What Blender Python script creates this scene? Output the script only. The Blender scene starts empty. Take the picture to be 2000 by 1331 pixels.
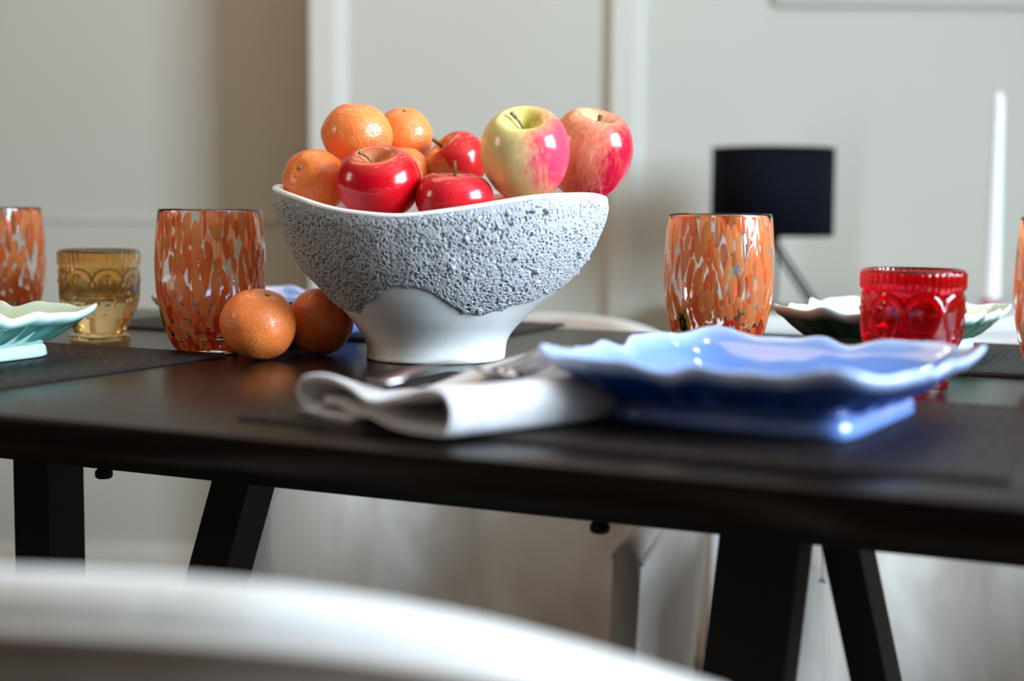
import bpy, math, random
import numpy as np
from mathutils import Vector, Matrix

sc = bpy.context.scene
COL = sc.collection
random.seed(7)
RNG = np.random.default_rng(11)
PI = math.pi

# ------------------------------------------------------------------ camera
F = 2800.0
CAM_Z = 0.868
PITCH = math.atan(255.0 / F)
ROLL = math.radians(0.5)
cd = bpy.data.cameras.new('camera')
cam = bpy.data.objects.new('camera', cd)
COL.objects.link(cam)
cd.sensor_width = 36.0
cd.lens = F / 2000.0 * 36.0
cd.clip_start = 0.02
CM = Matrix.Translation((0, 0, CAM_Z)) @ Matrix.Rotation(PI / 2 - PITCH, 4, 'X') @ Matrix.Rotation(ROLL, 4, 'Z')
cam.matrix_world = CM
cd.dof.use_dof = True
cd.dof.focus_distance = 1.20
cd.dof.aperture_fstop = 2.9
cd.dof.aperture_blades = 0
sc.camera = cam

# ------------------------------------------------------------------ world and lights
w = bpy.data.worlds.new('world')
sc.world = w
w.use_nodes = True
w.node_tree.nodes['Background'].inputs['Color'].default_value = (0.62, 0.78, 1.0, 1)
w.node_tree.nodes['Background'].inputs['Strength'].default_value = 1.0

def area(name, loc, target, sx, sy, power, color, shape='RECTANGLE'):
    l = bpy.data.lights.new(name, 'AREA')
    l.shape = shape
    l.size = sx
    l.size_y = sy
    l.energy = power
    l.color = color
    o = bpy.data.objects.new(name, l)
    COL.objects.link(o)
    o.location = loc
    o.rotation_euler = (Vector(target) - Vector(loc)).to_track_quat('-Z', 'Y').to_euler()
    return o

area('window_daylight', (2.06, 0.18, 1.60), (0.0, 0.18, 1.60), 1.44, 1.30, 168, (0.66, 0.84, 1.0))
area('left_warm_fill', (-2.34, 0.75, 1.55), (0.0, 0.75, 1.55), 0.45, 0.8, 9.0, (1.0, 0.80, 0.62))  # added warm fill from the left, for the bowl's dim side
area('warm_overhead_fill', (-0.6, 1.9, 2.54), (-0.6, 2.2, 0.0), 1.2, 0.9, 9, (1.0, 0.72, 0.42))  # added warm fill from above, no lamp hangs here
SPOTS = [(0.55, 2.0), (-0.25, 2.15), (0.95, 1.35), (0.2, 1.45), (1.2, 2.25), (0.1, 2.7), (0.75, 2.65), (-0.8, 1.5), (0.5, 0.75), (-0.3, 0.8)]
for i, (x, y) in enumerate(SPOTS):
    area('ceiling_spot_light', (x, y, 2.575), (x, y, 0), 0.05, 0.05, 0.6, (1.0, 0.93, 0.82), 'DISK')

sc.view_settings.view_transform = 'Standard'
sc.view_settings.look = 'None'
sc.view_settings.exposure = 0.40
sc.view_settings.gamma = 1.0
sc.view_settings.use_curve_mapping = False

# ------------------------------------------------------------------ pixel / table helpers
def ray(px, py):
    v = Vector(((px - 1000.0) / F, -(py - 665.5) / F, -1.0))
    return (CM.to_3x3() @ v).normalized()

def on_z(px, py, z):
    r = ray(px, py)
    t = (z - CAM_Z) / r.z
    return Vector((0, 0, CAM_Z)) + r * t

def at_y(px, py, Y):
    r = ray(px, py)
    t = Y / r.y
    return Vector((0, 0, CAM_Z)) + r * t

A25 = math.radians(-25)
UX, UY = math.cos(A25), math.sin(A25)          # along the table
NX, NY = -UY, UX                               # across the table, away from the camera
TOP = 0.74

def T(u, n, z=0.0):
    return Vector((u * UX + n * NX, u * UY + n * NY, z))

# ------------------------------------------------------------------ object helpers
def tag(o, label=None, cat=None, group=None, kind=None):
    if label: o['label'] = label
    if cat: o['category'] = cat
    if group: o['group'] = group
    if kind: o['kind'] = kind
    return o

def empty(name, loc, rz=0.0, **k):
    o = bpy.data.objects.new(name, None)
    o.empty_display_size = 0.03
    COL.objects.link(o)
    o.location = loc
    o.rotation_euler = (0, 0, rz)
    return tag(o, **k)

def mk(name, verts, faces, mat, parent=None, smooth=True, loc=None, attr=None, auto=None):
    me = bpy.data.meshes.new(name)
    me.from_pydata([tuple(map(float, v)) for v in verts], [], [tuple(map(int, f)) for f in faces])
    if smooth:
        me.polygons.foreach_set('use_smooth', [True] * len(me.polygons))
    if attr:
        for k, a in attr.items():
            at = me.attributes.new(k, 'FLOAT', 'POINT')
            at.data.foreach_set('value', np.asarray(a, dtype=np.float32).ravel())
    me.materials.append(mat)
    me.update()
    if auto is not None:
        me.set_sharp_from_angle(angle=math.radians(auto))
    o = bpy.data.objects.new(name, me)
    COL.objects.link(o)
    if parent is not None: o.parent = parent
    if loc is not None: o.location = loc
    return o

def grid_faces(nu, nv, cu=False, cv=False):
    iu = np.arange(nu if cu else nu - 1)
    iv = np.arange(nv if cv else nv - 1)
    a, b = np.meshgrid(iu, iv, indexing='ij')
    a2 = (a + 1) % nu
    b2 = (b + 1) % nv
    return np.stack([a * nv + b, a2 * nv + b, a2 * nv + b2, a * nv + b2], -1).reshape(-1, 4)

def fast_mesh(name, verts, quads, mat, parent=None, attr=None, smooth=True, extra=None):
    """numpy quads to a mesh (quick for large grids)"""
    verts = np.asarray(verts, dtype=np.float32).reshape(-1, 3)
    quads = np.asarray(quads, dtype=np.int32).reshape(-1, 4)
    me = bpy.data.meshes.new(name)
    loops = quads.ravel()
    starts = np.arange(len(quads)) * 4
    totals = np.full(len(quads), 4)
    if extra:
        for f in extra:
            starts = np.append(starts, len(loops))
            totals = np.append(totals, len(f))
            loops = np.concatenate([loops, np.asarray(f, dtype=np.int32)])
    me.vertices.add(len(verts))
    me.vertices.foreach_set('co', verts.ravel())
    me.loops.add(len(loops))
    me.loops.foreach_set('vertex_index', loops.astype(np.int32))
    me.polygons.add(len(starts))
    me.polygons.foreach_set('loop_start', starts.astype(np.int32))
    me.polygons.foreach_set('loop_total', totals.astype(np.int32))
    me.update(calc_edges=True)
    if smooth:
        me.polygons.foreach_set('use_smooth', np.ones(len(starts), dtype=bool))
    if attr:
        for k, a in attr.items():
            at = me.attributes.new(k, 'FLOAT', 'POINT')
            at.data.foreach_set('value', np.asarray(a, dtype=np.float32).ravel())
    me.materials.append(mat)
    me.validate()
    o = bpy.data.objects.new(name, me)
    COL.objects.link(o)
    if parent is not None: o.parent = parent
    return o

def lathe(name, prof, mat, parent=None, n=64, loc=None, rmod=None, capA=False, capB=False):
    """prof: list of (r, z); rmod(theta, r, z) -> r"""
    prof = np.array(prof, dtype=float)
    th = np.linspace(0, 2 * PI, n, endpoint=False)
    R = np.repeat(prof[None, :, 0], n, 0)
    Z = np.repeat(prof[None, :, 1], n, 0)
    TH = np.repeat(th[:, None], len(prof), 1)
    if rmod is not None:
        R = rmod(TH, R, Z)
    V = np.stack([R * np.cos(TH), R * np.sin(TH), Z], -1)
    q = grid_faces(n, len(prof), cu=True)
    ex = []
    m = len(prof)
    if capA: ex.append([i * m for i in range(n)][::-1])
    if capB: ex.append([i * m + m - 1 for i in range(n)])
    o = fast_mesh(name, V, q, mat, parent, extra=ex or None)
    if loc is not None: o.location = loc
    return o

def box(name, x0, x1, y0, y1, z0, z1, mat, parent=None, bev=0.0, seg=2):
    import bmesh
    bm = bmesh.new()
    bmesh.ops.create_cube(bm, size=1.0)
    for v in bm.verts:
        v.co = Vector(((x0 + x1) / 2 + v.co.x * (x1 - x0), (y0 + y1) / 2 + v.co.y * (y1 - y0), (z0 + z1) / 2 + v.co.z * (z1 - z0)))
    if bev > 0:
        bmesh.ops.bevel(bm, geom=bm.edges[:], offset=bev, segments=seg, affect='EDGES', profile=0.5)
    me = bpy.data.meshes.new(name)
    bm.to_mesh(me)
    bm.free()
    me.materials.append(mat)
    if bev > 0:
        me.polygons.foreach_set('use_smooth', [True] * len(me.polygons))
        me.set_sharp_from_angle(angle=math.radians(40))
    o = bpy.data.objects.new(name, me)
    COL.objects.link(o)
    if parent is not None: o.parent = parent
    return o

def tube_pts(pts, r, n=8, closed=False):
    """tube along points; r scalar or list -> verts, faces"""
    P = [Vector(p) for p in pts]
    m = len(P)
    rr = [r] * m if not hasattr(r, '__len__') else list(r)
    V = []; Fc = []
    up = None
    for i in range(m):
        if closed:
            t = (P[(i + 1) % m] - P[(i - 1) % m]).normalized()
        else:
            t = (P[min(i + 1, m - 1)] - P[max(i - 1, 0)]).normalized()
        if up is None:
            up = Vector((0, 0, 1)) if abs(t.z) < 0.9 else Vector((1, 0, 0))
        a = (up - t * up.dot(t)).normalized()
        up = a
        b = t.cross(a)
        for k in range(n):
            an = 2 * PI * k / n
            V.append(P[i] + (a * math.cos(an) + b * math.sin(an)) * rr[i])
    for i in range(m if closed else m - 1):
        j = (i + 1) % m
        for k in range(n):
            k2 = (k + 1) % n
            Fc.append((i * n + k, j * n + k, j * n + k2, i * n + k2))
    if not closed:
        Fc.append(tuple(range(n))[::-1])
        Fc.append(tuple((m - 1) * n + k for k in range(n)))
    return V, Fc

def tube(name, pts, r, mat, parent=None, n=8, closed=False):
    V, Fc = tube_pts(pts, r, n, closed)
    return mk(name, V, Fc, mat, parent, auto=50)

def catmull(pts, n):
    P = np.array(pts, dtype=float)
    m = len(P)
    out = []
    for i in range(m - 1):
        p0 = P[max(i - 1, 0)]; p1 = P[i]; p2 = P[i + 1]; p3 = P[min(i + 2, m - 1)]
        for k in range(n):
            t = k / n
            out.append(0.5 * ((2 * p1) + (-p0 + p2) * t + (2 * p0 - 5 * p1 + 4 * p2 - p3) * t * t + (-p0 + 3 * p1 - 3 * p2 + p3) * t ** 3))
    out.append(P[-1])
    return np.array(out)

# ------------------------------------------------------------------ numpy noise
def _hash(ix, iy, iz, s=0):
    h = (ix.astype(np.int64) * 73856093) ^ (iy.astype(np.int64) * 19349663) ^ (iz.astype(np.int64) * 83492791) ^ (s * 2654435761)
    h = (h ^ (h >> 13)) * 1274126177 & 0xffffffff
    h = (h ^ (h >> 16)) & 0xffffff
    return h / float(0xffffff)

def vnoise(P, s=0):
    I = np.floor(P).astype(np.int64)
    f = P - I
    f = f * f * (3 - 2 * f)
    r = 0
    for dx in (0, 1):
        for dy in (0, 1):
            for dz in (0, 1):
                wgt = (f[..., 0] if dx else 1 - f[..., 0]) * (f[..., 1] if dy else 1 - f[..., 1]) * (f[..., 2] if dz else 1 - f[..., 2])
                r = r + wgt * _hash(I[..., 0] + dx, I[..., 1] + dy, I[..., 2] + dz, s)
    return r

def fbm(P, o=3, s=0):
    r = 0; a = 0.5; t = 0
    for k in range(o):
        r = r + a * vnoise(P * 2 ** k, s + k); t += a; a *= 0.5
    return r / t

def worley(P, s=0):
    """distance to nearest feature point and its random radius value"""
    I = np.floor(P).astype(np.int64)
    best = np.full(P.shape[:-1], 9.0)
    rid = np.zeros(P.shape[:-1])
    for dx in (-1, 0, 1):
        for dy in (-1, 0, 1):
            for dz in (-1, 0, 1):
                ix, iy, iz = I[..., 0] + dx, I[..., 1] + dy, I[..., 2] + dz
                px = ix + _hash(ix, iy, iz, s + 1)
                py = iy + _hash(ix, iy, iz, s + 2)
                pz = iz + _hash(ix, iy, iz, s + 3)
                d = np.sqrt((P[..., 0] - px) ** 2 + (P[..., 1] - py) ** 2 + (P[..., 2] - pz) ** 2)
                m = d < best
                best = np.where(m, d, best)
                rid = np.where(m, _hash(ix, iy, iz, s + 4), rid)
    return best, rid

def sstep(a, b, x):
    t = np.clip((x - a) / (b - a), 0, 1)
    return t * t * (3 - 2 * t)

# ------------------------------------------------------------------ materials
class NT:
    def __init__(self, name):
        self.m = bpy.data.materials.new(name)
        self.m.use_nodes = True
        self.t = self.m.node_tree
        self.b = self.t.nodes['Principled BSDF']
    def n(self, typ, **k):
        nd = self.t.nodes.new(typ)
        for a, v in k.items():
            if a.startswith('i_'):
                nd.inputs[a[2:].replace('_', ' ')].default_value = v
            else:
                setattr(nd, a, v)
        return nd
    def l(self, a, b):
        self.t.links.new(a, b)

def c4(c): return (c[0], c[1], c[2], 1.0)

def pmat(name, col, rough=0.5, spec=0.5, metal=0.0, coat=0.0, sheen=0.0, trans=0.0, ior=1.45, sss=0.0):
    n = NT(name)
    b = n.b
    b.inputs['Base Color'].default_value = c4(col)
    b.inputs['Roughness'].default_value = rough
    b.inputs['Specular IOR Level'].default_value = spec
    b.inputs['Metallic'].default_value = metal
    b.inputs['Coat Weight'].default_value = coat
    b.inputs['Coat Roughness'].default_value = 0.05
    b.inputs['Sheen Weight'].default_value = sheen
    b.inputs['Transmission Weight'].default_value = trans
    b.inputs['IOR'].default_value = ior
    if sss:
        b.inputs['Subsurface Weight'].default_value = sss
        b.inputs['Subsurface Radius'].default_value = (0.6, 0.25, 0.1)
        b.inputs['Subsurface Scale'].default_value = 0.01
    return n

def noise_col(n, c1, c2, scale=(1, 1, 1), detail=4.0, lo=0.35, hi=0.65, coord='Object', dist=0.0):
    tc = n.n('ShaderNodeTexCoord')
    mp = n.n('ShaderNodeMapping')
    mp.inputs['Scale'].default_value = scale
    n.l(tc.outputs[coord], mp.inputs[0])
    ns = n.n('ShaderNodeTexNoise')
    ns.inputs['Scale'].default_value = 1.0
    ns.inputs['Detail'].default_value = detail
    ns.inputs['Distortion'].default_value = dist
    n.l(mp.outputs[0], ns.inputs['Vector'])
    cr = n.n('ShaderNodeValToRGB')
    cr.color_ramp.elements[0].position = lo
    cr.color_ramp.elements[1].position = hi
    cr.color_ramp.elements[0].color = c4(c1)
    cr.color_ramp.elements[1].color = c4(c2)
    n.l(ns.outputs['Fac'], cr.inputs[0])
    n.l(cr.outputs[0], n.b.inputs['Base Color'])
    return cr, ns, mp

def bump(n, src, strength=0.3, dist=0.001):
    b = n.n('ShaderNodeBump')
    b.inputs['Strength'].default_value = strength
    b.inputs['Distance'].default_value = dist
    n.l(src, b.inputs['Height'])
    n.l(b.outputs[0], n.b.inputs['Normal'])
    return b

def m_wall(name, c):
    n = pmat(name, c, 0.7, 0.25)
    cr, ns, mp = noise_col(n, tuple(x * 0.97 for x in c), c, (3, 3, 3))
    nb = n.n('ShaderNodeTexNoise'); nb.inputs['Scale'].default_value = 180
    bump(n, nb.outputs['Fac'], 0.08, 0.001)
    return n.m
M = {}
M['wall'] = m_wall('wall_paint', (0.485, 0.46, 0.405))
M['dark_wall'] = m_wall('bounce_cut_brown', (0.05, 0.034, 0.025))  # made-up dark tone for the unseen front wall, keeps bounce light down
M['side_wall'] = m_wall('bounce_cut_warm_brown', (0.08, 0.052, 0.034))  # unseen left wall, its colour darkened to hold back fill light
M['trim'] = m_wall('trim_paint', (0.55, 0.52, 0.46))
M['ceiling'] = m_wall('ceiling_paint', (0.46, 0.42, 0.36))

n = pmat('floor_wood', (0.3, 0.2, 0.13), 0.45)
noise_col(n, (0.12, 0.075, 0.045), (0.20, 0.13, 0.08), (2, 14, 2), 6)
M['floor'] = n.m

n = pmat('table_veneer', (0.03, 0.02, 0.017), 0.3, 0.20)
cr, ns, mp = noise_col(n, (0.003, 0.0018, 0.0015), (0.008, 0.0045, 0.0036), (2.5, 60, 60), 6, 0.3, 0.75)
bump(n, ns.outputs['Fac'], 0.12, 0.0006)
n.b.inputs['Specular Tint'].default_value = (0.85, 0.62, 0.52, 1)
rg = n.n('ShaderNodeMapRange')
rg.inputs['To Min'].default_value = 0.22
rg.inputs['To Max'].default_value = 0.30
n.l(ns.outputs['Fac'], rg.inputs['Value'])
n.l(rg.outputs[0], n.b.inputs['Roughness'])
M['table'] = n.m
n = pmat('black_powdercoat', (0.006, 0.006, 0.006), 0.5, 0.3)
nb = n.n('ShaderNodeTexNoise'); nb.inputs['Scale'].default_value = 900
bump(n, nb.outputs['Fac'], 0.15, 0.0003)
M['black'] = n.m

def m_velvet(name, ca, cb):
    n = pmat(name, ca, 0.62, 0.35, sheen=0.5)
    cr, ns, mp = noise_col(n, ca, cb, (7, 7, 3.5), 5, 0.38, 0.62, dist=0.6)  # mottling paints satin highlights into the cloth colour
    nb = n.n('ShaderNodeTexNoise'); nb.inputs['Scale'].default_value = 350
    n2 = n.n('ShaderNodeTexNoise'); n2.inputs['Scale'].default_value = 14
    ad = n.n('ShaderNodeMath', operation='MULTIPLY_ADD')
    ad.inputs[1].default_value = 0.15
    n.l(nb.outputs['Fac'], ad.inputs[0]); n.l(n2.outputs['Fac'], ad.inputs[2])
    bump(n, ad.outputs[0], 0.25, 0.006)
    return n.m
M['velvet'] = m_velvet('pale_velvet', (0.38, 0.32, 0.27), (0.57, 0.53, 0.50))
M['shaded_taupe'] = m_velvet('shaded_taupe_velvet', (0.17, 0.12, 0.085), (0.24, 0.18, 0.14))  # darker copy of the velvet: shade painted into the near chair's back
M['piping'] = pmat('piping_cloth', (0.45, 0.38, 0.33), 0.7).m

n = pmat('woven_mat', (0.018, 0.015, 0.015), 0.5, 0.25)
noise_col(n, (0.006, 0.004, 0.005), (0.020, 0.013, 0.012), (300, 300, 300), 2)
M['mat'] = n.m

n = pmat('linen', (0.80, 0.76, 0.76), 0.8, 0.2, sheen=0.3)
cr, ns, mp = noise_col(n, (0.66, 0.60, 0.60), (0.76, 0.72, 0.73), (60, 60, 60), 3)
wv = n.n('ShaderNodeTexNoise'); wv.inputs['Scale'].default_value = 900
bump(n, wv.outputs['Fac'], 0.3, 0.0004)
M['linen'] = n.m
M['steel'] = pmat('steel', (0.36, 0.34, 0.35), 0.12, metal=1.0).m
M['lamp_shade'] = None
n = pmat('shade_fabric', (0.003, 0.004, 0.008), 0.9, 0.1)
wv = n.n('ShaderNodeTexNoise'); wv.inputs['Scale'].default_value = 700
bump(n, wv.outputs['Fac'], 0.3, 0.0005)
M['lamp_shade'] = n.m
M['console'] = pmat('console_lacquer', (0.72, 0.71, 0.69), 0.4).m
n = pmat('candle_wax', (0.86, 0.87, 0.88), 0.4, sss=0.3)
M['wax'] = n.m
M['wick'] = pmat('wick_cotton', (0.55, 0.5, 0.45), 0.9).m
M['pinkglass'] = pmat('pink_glass', (0.9, 0.35, 0.4), 0.1, trans=0.6).m
M['clear'] = pmat('clear_glass', (1.0, 1.0, 1.0), 0.0, trans=1.0, ior=1.47).m
M['pane'] = pmat('window_pane_glass', (1.0, 1.0, 1.0), 0.0, trans=1.0, ior=1.05).m
M['stem'] = None
n = pmat('fruit_stem', (0.16, 0.09, 0.03), 0.6)
noise_col(n, (0.10, 0.05, 0.02), (0.32, 0.22, 0.07), (500, 500, 120), 2)
M['stem'] = n.m
M['calyx'] = pmat('calyx_green', (0.16, 0.22, 0.04), 0.7).m

def m_glass_tint(name, c, rough=0.03, glow=0.1):
    n = pmat(name, c, rough, trans=1.0, ior=1.5)
    tr = n.n('ShaderNodeBsdfTranslucent'); tr.inputs[0].default_value = c4(c)
    mx = n.n('ShaderNodeMixShader'); mx.inputs[0].default_value = glow
    n.l(n.b.outputs[0], mx.inputs[1]); n.l(tr.outputs[0], mx.inputs[2]); n.l(mx.outputs[0], n.t.nodes['Material Output'].inputs[0])
    return n.m
M['red_glass'] = m_glass_tint('red_pressed_glass', (0.90, 0.015, 0.035))
M['amber_glass'] = m_glass_tint('amber_pressed_glass', (1.0, 0.74, 0.36), glow=0.05)

def m_fleck(name, c):
    n = pmat(name, c, 0.08, 0.6, coat=0.5)
    noise_col(n, tuple(x * 0.9 for x in c), c, (200, 200, 60), 3)
    n.b.inputs['Subsurface Weight'].default_value = 0.0
    tr = n.n('ShaderNodeBsdfTranslucent'); tr.inputs[0].default_value = c4(c)
    mx = n.n('ShaderNodeMixShader'); mx.inputs[0].default_value = 0.62
    out = n.t.nodes['Material Output']
    n.l(n.b.outputs[0], mx.inputs[1]); n.l(tr.outputs[0], mx.inputs[2]); n.l(mx.outputs[0], out.inputs[0])
    return n.m
M['fleck_a'] = m_fleck('orange_enamel', (1.0, 0.215, 0.055))
M['fleck_b'] = m_fleck('light_orange_enamel', (1.0, 0.34, 0.12))
M['fleck_c'] = m_fleck('red_enamel', (0.80, 0.07, 0.03))
M['m_white'] = m_fleck('white_enamel', (0.80, 0.80, 0.92))
M['m_blue'] = m_fleck('blue_enamel', (0.10, 0.08, 0.45))
M['m_yellow'] = m_fleck('yellow_enamel', (0.85, 0.50, 0.06))
M['m_dark'] = m_fleck('olive_enamel', (0.05, 0.07, 0.02))

# glazed dishes: "edge" attribute = where the glaze thins on the rim
def m_glaze(name, inner, outer, rim, fold=None):
    n = pmat(name, inner, 0.10, 0.55, coat=0.6)
    ai = n.n('ShaderNodeAttribute', attribute_name='inside')
    ae = n.n('ShaderNodeAttribute', attribute_name='edge')
    af = n.n('ShaderNodeAttribute', attribute_name='fold')
    ns = n.n('ShaderNodeTexNoise'); ns.inputs['Scale'].default_value = 25; ns.inputs['Detail'].default_value = 4
    tc = n.n('ShaderNodeTexCoord'); n.l(tc.outputs['Object'], ns.inputs['Vector'])
    m0 = n.n('ShaderNodeMix', data_type='RGBA')
    m0.inputs[6].default_value = c4(outer); m0.inputs[7].default_value = c4(fold or tuple(x * 0.6 for x in outer))
    n.l(af.outputs['Fac'], m0.inputs[0])
    m1 = n.n('ShaderNodeMix', data_type='RGBA')
    n.l(ai.outputs['Fac'], m1.inputs[0]); n.l(m0.outputs[2], m1.inputs[6]); m1.inputs[7].default_value = c4(inner)
    m2 = n.n('ShaderNodeMix', data_type='RGBA')
    mu = n.n('ShaderNodeMath', operation='MULTIPLY_ADD')
    mu.inputs[1].default_value = 0.3; mu.use_clamp = True
    sb = n.n('ShaderNodeMath', operation='SUBTRACT'); sb.inputs[1].default_value = 0.5
    n.l(ns.outputs['Fac'], sb.inputs[0]); n.l(sb.outputs[0], mu.inputs[0]); n.l(ae.outputs['Fac'], mu.inputs[2])
    n.l(mu.outputs[0], m2.inputs[0]); n.l(m1.outputs[2], m2.inputs[6]); m2.inputs[7].default_value = c4(rim)
    n.l(m2.outputs[2], n.b.inputs['Base Color'])
    return n.m
M['blue_glaze'] = m_glaze('blue_glaze', (0.13, 0.25, 0.62), (0.008, 0.075, 0.38), (0.46, 0.56, 0.80))
M['mint_glaze'] = m_glaze('mint_glaze', (0.62, 0.72, 0.50), (0.09, 0.34, 0.28), (0.74, 0.86, 0.79), (0.02, 0.12, 0.09))
M['green_glaze'] = m_glaze('green_glaze', (0.62, 0.74, 0.58), (0.09, 0.22, 0.13), (0.78, 0.90, 0.82), (0.02, 0.07, 0.04))

# ------------------------------------------------------------------ the room
XL, XR, YB, YF, ZC = -2.4, 2.12, 3.14, -2.0, 2.6
YP = 2.85            # face of the projecting panelled wall
XE = at_y(608, 300, YP).x
tag(box('floor', XL, XR + 0.1, YF, YB + 0.1, -0.06, 0.0, M['floor']), kind='structure')
tag(box('ceiling', XL, XR + 0.1, YF, YB + 0.1, ZC, ZC + 0.06, M['ceiling']), kind='structure')
tag(box('wall_back', XL, XE + 0.02, YB, YB + 0.1, 0, ZC, M['wall']), kind='structure')
tag(box('wall_back_panelled', XE, XR + 0.1, YP, YB + 0.1, 0, ZC, M['wall']), kind='structure')
tag(box('wall_front', XL, XR + 0.1, YF - 0.1, YF, 0, ZC, M['dark_wall']), kind='structure')

def wall_with_hole(name, x0, x1, y0, y1, z1, hy0, hy1, hz0, hz1, mat):
    ys = [y0, hy0, hy1, y1]; zs = [0, hz0, hz1, z1]
    V = []; Fc = []
    def quadbox(a, b, c, d):
        k = len(V)
        V.extend([(x0, a, c), (x1, a, c), (x1, b, c), (x0, b, c), (x0, a, d), (x1, a, d), (x1, b, d), (x0, b, d)])
        Fc.extend([(k, k + 3, k + 2, k + 1), (k + 4, k + 5, k + 6, k + 7), (k, k + 1, k + 5, k + 4), (k + 1, k + 2, k + 6, k + 5), (k + 2, k + 3, k + 7, k + 6), (k + 3, k, k + 4, k + 7)])
    quadbox(y0, hy0, 0, z1); quadbox(hy1, y1, 0, z1)
    quadbox(hy0, hy1, 0, hz0); quadbox(hy0, hy1, hz1, z1)
    return tag(mk(name, V, Fc, mat, smooth=False), kind='structure')
wall_with_hole('wall_right', XR, XR + 0.1, YF, YP, ZC, -0.60, 0.96, 0.90, 2.30, M['wall'])
wall_with_hole('wall_left', XL - 0.1, XL, YF, YB, ZC, 0.45, 1.05, 1.10, 2.00, M['side_wall'])

def window(name, x, y0, y1, z0, z1):
    t = .04
    r = empty(name, (x, (y0 + y1) / 2, z0), kind='structure')
    wd, h = (y1 - y0) / 2, z1 - z0
    for a in ((-t / 2, t / 2, -wd, wd, 0, t), (-t / 2, t / 2, -wd, wd, h - t, h), (-t / 2, t / 2, -wd, -wd + t, t, h - t), (-t / 2, t / 2, wd - t, wd, t, h - t)):
        box('window_frame', *a, M['trim'], r, 0.004)
    box('glazing_bar', -t / 4, t / 4, -.012, .012, t, h - t, M['trim'], r)
    box('window_pane', -.003, .003, -wd + t, wd - t, t, h - t, M['pane'], r)
window('window_1', XR + 0.06, -0.60, 0.96, 0.90, 2.30)
window('window_2', XL - 0.06, 0.45, 1.05, 1.10, 2.00)

def strip_prof(name, y, prof, z0, z1, mat=None):
    """vertical moulding: prof list of (x, depth towards the room)"""
    V = []; Fc = []
    m = len(prof)
    for z in (z0, z1):
        for x, d in prof: V.append((x, y - d, z))
    for i in range(m):
        j = (i + 1) % m
        Fc.append((i, j, m + j, m + i))
    Fc.append(tuple(range(m))[::-1]); Fc.append(tuple(range(m, 2 * m)))
    return tag(mk(name, V, Fc, mat or M['trim'], smooth=False), kind='structure')
# upright battens of the panelling: flat face, a bevel towards the window, a steeper bevel away from it
def batten(name, pxa, pxb, pxc, pxd):
    xa, xb, xc, xd = (at_y(p, 300, YP).x for p in (pxa, pxb, pxc, pxd))
    strip_prof(name, YP, [(xa, -0.001), (xb, 0.022), (xc, 0.022), (xd, 0.0005), (xd, -0.001)], 0, ZC - 0.01)
batten('trim_1', 607, 609, 655, 682)
batten('trim_2', 1174, 1191, 1234, 1261)
# shallow ledge of the recessed wall
tag(box('trim_3', XL, XE, YB - 0.012, YB + 0.001, 0.835, 0.843, M['wall'], bev=0.003), kind='structure')
tag(box('trim_4', XL, XE, YB - 0.006, YB + 0.001, 0.0, 0.835, M['wall']), kind='structure')
xs = at_y(428, 300, YB).x
strip_prof('trim_5', YB, [(xs - 0.006, -.001), (xs - 0.004, .006), (xs + 0.008, .006), (xs + 0.012, -.001)], 0, ZC, M['wall'])
zt = at_y(1750, 14, YP).z
tag(box('trim_6', at_y(1508, 10, YP).x, XR, YP - 0.012, YP + 0.001, zt, zt + 0.10, M['wall'], bev=0.004), kind='structure')
tag(box('baseboard_back', XE, XR, YP - 0.015, YP, 0, 0.12, M['trim'], bev=0.003), kind='structure')
tag(box('baseboard_recess', XL, XE, YB - 0.02, YB, 0, 0.12, M['trim'], bev=0.003), kind='structure')


# ------------------------------------------------------------------ table
table = empty('dining_table', T(-0.54, 1.05, 0), A25, label='dark espresso wooden dining table with black slanted legs, set for a meal', cat='table')
# local frame: x along, y across; world n range 0.657..1.44
NN, NF, U0, U1 = 0.657, 1.44, -1.50, 0.42
lx0, lx1, ly0, ly1 = U0 + 0.54, U1 + 0.54, NN - 1.05, NF - 1.05
box('tabletop', lx0, lx1, ly0, ly1, TOP - 0.020, TOP, M['table'], table, 0.0025, 3)
RN = 0.95
RZ = on_z(1000, 1003, 0.66)
# the underframe rails: bottom seen at y=1003 px in the middle of the picture
rail_d = 0.93
dmid = rail_d / (UX)             # camera distance straight ahead where the rail face is met
zr = at_y(1000, 1003, dmid).z
for s in (-1, 1):
    yc = (rail_d + 0.02 - 1.05) * (1 if s < 0 else -1)
    box('rail', lx0 + 0.12, lx1 - 0.12, yc - 0.02, yc + 0.02, zr, TOP - 0.0205, M['black'], table, 0.0015)
for px in (195, 1178):
    # levelling knobs under the near rail
    d = 0.95
    k = (px - 1000) / F
    Y = d / (NY + k * NX)
    X = k * Y
    lu = X * UX + Y * UY + 0.54
    ln = X * NX + Y * NY - 1.05
    lathe('knob', [(0.0001, -0.012), (0.0060, -0.012), (0.0075, -0.010), (0.0075, -0.006), (0.0055, -0.004), (0.0055, -0.002), (0.0095, -0.0015), (0.0095, 0.0)], M['black'], table, 20, (lu, ln, zr))

def prism_leg(name, top, bot, wx, wy, parent, wx2=None, wy2=None):
    wx2 = wx2 or wx; wy2 = wy2 or wy
    V = []
    for (p, a, b) in ((top, wx, wy), (bot, wx2, wy2)):
        for sx, sy in ((-1, -1), (1, -1), (1, 1), (-1, 1)):
            V.append((p[0] + sx * a / 2, p[1] + sy * b / 2, p[2]))
    return mk(name, V, [(0, 1, 5, 4), (1, 2, 6, 5), (2, 3, 7, 6), (3, 0, 4, 7), (3, 2, 1, 0), (4, 5, 6, 7)], M['black'], parent, smooth=False)

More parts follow.
